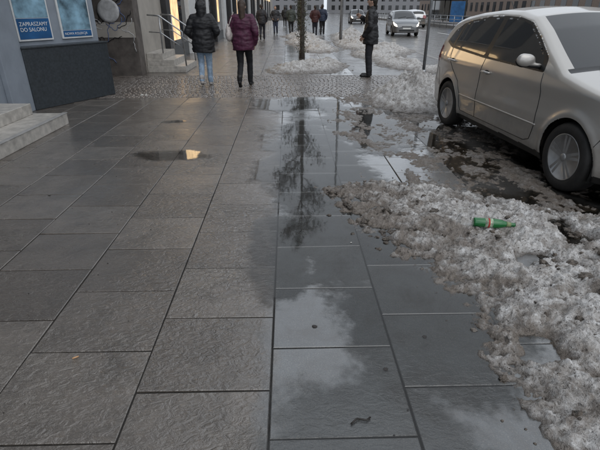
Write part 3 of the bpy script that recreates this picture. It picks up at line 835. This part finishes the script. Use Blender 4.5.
def block(name,x0,x1,y0,y1,h,mat,face):
    E=empty(name); box('walls',(x0,y0,0),(x1,y1,h),mat,E); box('cornice',(x0-.4,y0-.4,h),(x1+.4,y1+.4,h+.5),mat,E)
    V=[];F=[]
    nf=int(h/3.2)
    if face=='x':
        n=int((y1-y0)/3)
        for f in range(nf):
            for k in range(n):
                z=1+f*3.2;yy=y0+.8+k*3;o=len(V); V+=[(x0-.03,yy,z),(x0-.03,yy+1.4,z),(x0-.03,yy+1.4,z+1.7),(x0-.03,yy,z+1.7)]; F.append((o,o+1,o+2,o+3))
    else:
        n=int((x1-x0)/3)
        for f in range(nf):
            for k in range(n):
                z=1+f*3.2;xx=x0+.8+k*3;o=len(V); V+=[(xx,y0-.03,z),(xx+1.4,y0-.03,z),(xx+1.4,y0-.03,z+1.7),(xx,y0-.03,z+1.7)]; F.append((o,o+1,o+2,o+3))
    mesh_obj('windows',V,F,M_glass,E)
M_far=simple('far_plaster',(.26,.26,.27),.8)
block('apartment_block',38,50,-20,45,16,M_cream,'x'); block('apartment_block',40,52,52,150,19,simple('brown_plaster',(.22,.17,.14),.8),'x')
block('apartment_block',-14,14,190,205,14,M_far,'y'); block('apartment_block',18,60,210,225,16,M_far,'y')
fe=empty('railing')
for k in range(36):
    yy=22+k*2; tube('post_%d'%k,[(15,yy,-.12),(15,yy,.95)],.03,M_met,fe,6)
for z in (.35,.65,.95): tube('bar',[(15,22,z),(15,92,z)],.025,M_met,fe,6)
box('tram_platform',(15.2,22,-.12),(18.5,92,.12),M_kerb)
bs=empty('tram_shelter')
box('roof',(16.2,50,2.4),(18.2,62,2.55),M_frame,bs); box('ad_panel',(16.5,49.8,.3),(17.9,49.95,2.2),M_pb,bs,.01); box('back_glass',(18.1,50,.3),(18.16,62,2.4),M_glass,bs)
for yy in (50.2,56,61.8): tube('post',[(17.8,yy,.1),(17.8,yy,2.4)],.05,M_met,bs)
# poles
pl=empty('street_pole',(3.52,12.15,0))
tube('shaft',[(0,0,0),(0,0,3.6)],.038,simple('grey_pole',(.22,.23,.24),.4,metal=.4),pl,16); tube('collar',[(0,0,0),(0,0,.12)],.06,M_met,pl,16)
lathe('sign_disc',[(-.06,.001),(-.06,.30),(-.05,.30),(-.05,.001)],M_pb,pl,32,'y').location=(0,0,3.2)
pl=empty('street_lamp',(2.75,25,0)); tube('shaft',[(0,0,0),(0,0,8)],[.08,.05],M_met,pl,14); tube('arm',[(0,0,8),(1.2,0,8.3)],.035,M_met,pl); box('lamp_head',(1.1,-.12,8.22),(1.8,.12,8.34),M_frame,pl,.02)

# ---------------------------------------------------------------- litter
M_lit2=simple('paper',(.6,.58,.54),.6); M_twig=simple('twig_dark',(.02,.015,.012),.5)
tw=tube('twig',[(.245,1.31,.007),(.27,1.33,.012),(.275,1.335,.008),(.31,1.325,.010),(.33,1.34,.008)],.004,M_twig,None,6)
tube('cigarette_butt',[(-1.07,1.73,.006),(-1.045,1.745,.006)],.004,simple('filter',(.6,.35,.18),.6),None,8)
A=Acc()
for x,y,r in ((-2.88,9.2,.03),(-2.80,9.2,.022),(-2.6,2.9,.005),(.45,2.9,.006)): lump(A,x,y,.008,r,.4)
mesh_obj('litter',A.V,A.F,M_lit2)
A=Acc()
for i in range(90):
    x=random.uniform(-3.2,1.0);y=random.uniform(1.0,8.5); r=random.uniform(.0015,.004); lump(A,x,y,.003,r,.5)
for x,y in ((.13,1.95),(.45,1.62),(-2.2,3.9),(.7,1.85)):
    lump(A,x,y,.004,.011,.15)
mesh_obj('grit_and_leaf_bits',A.V,A.F,M_twig)

# ---------------------------------------------------------------- camera
cd=bpy.data.cameras.new('camera'); cd.sensor_width=36; cd.lens=27.; cd.clip_end=2000; cd.clip_start=.05
co=bpy.data.objects.new('camera',cd); COL.objects.link(co); co.location=(0,0,1.55); co.rotation_euler=(R(90-25.7),0,R(-1.5)); S.camera=co
S.view_settings.view_transform='Standard'; S.view_settings.look='None'; S.view_settings.exposure=0
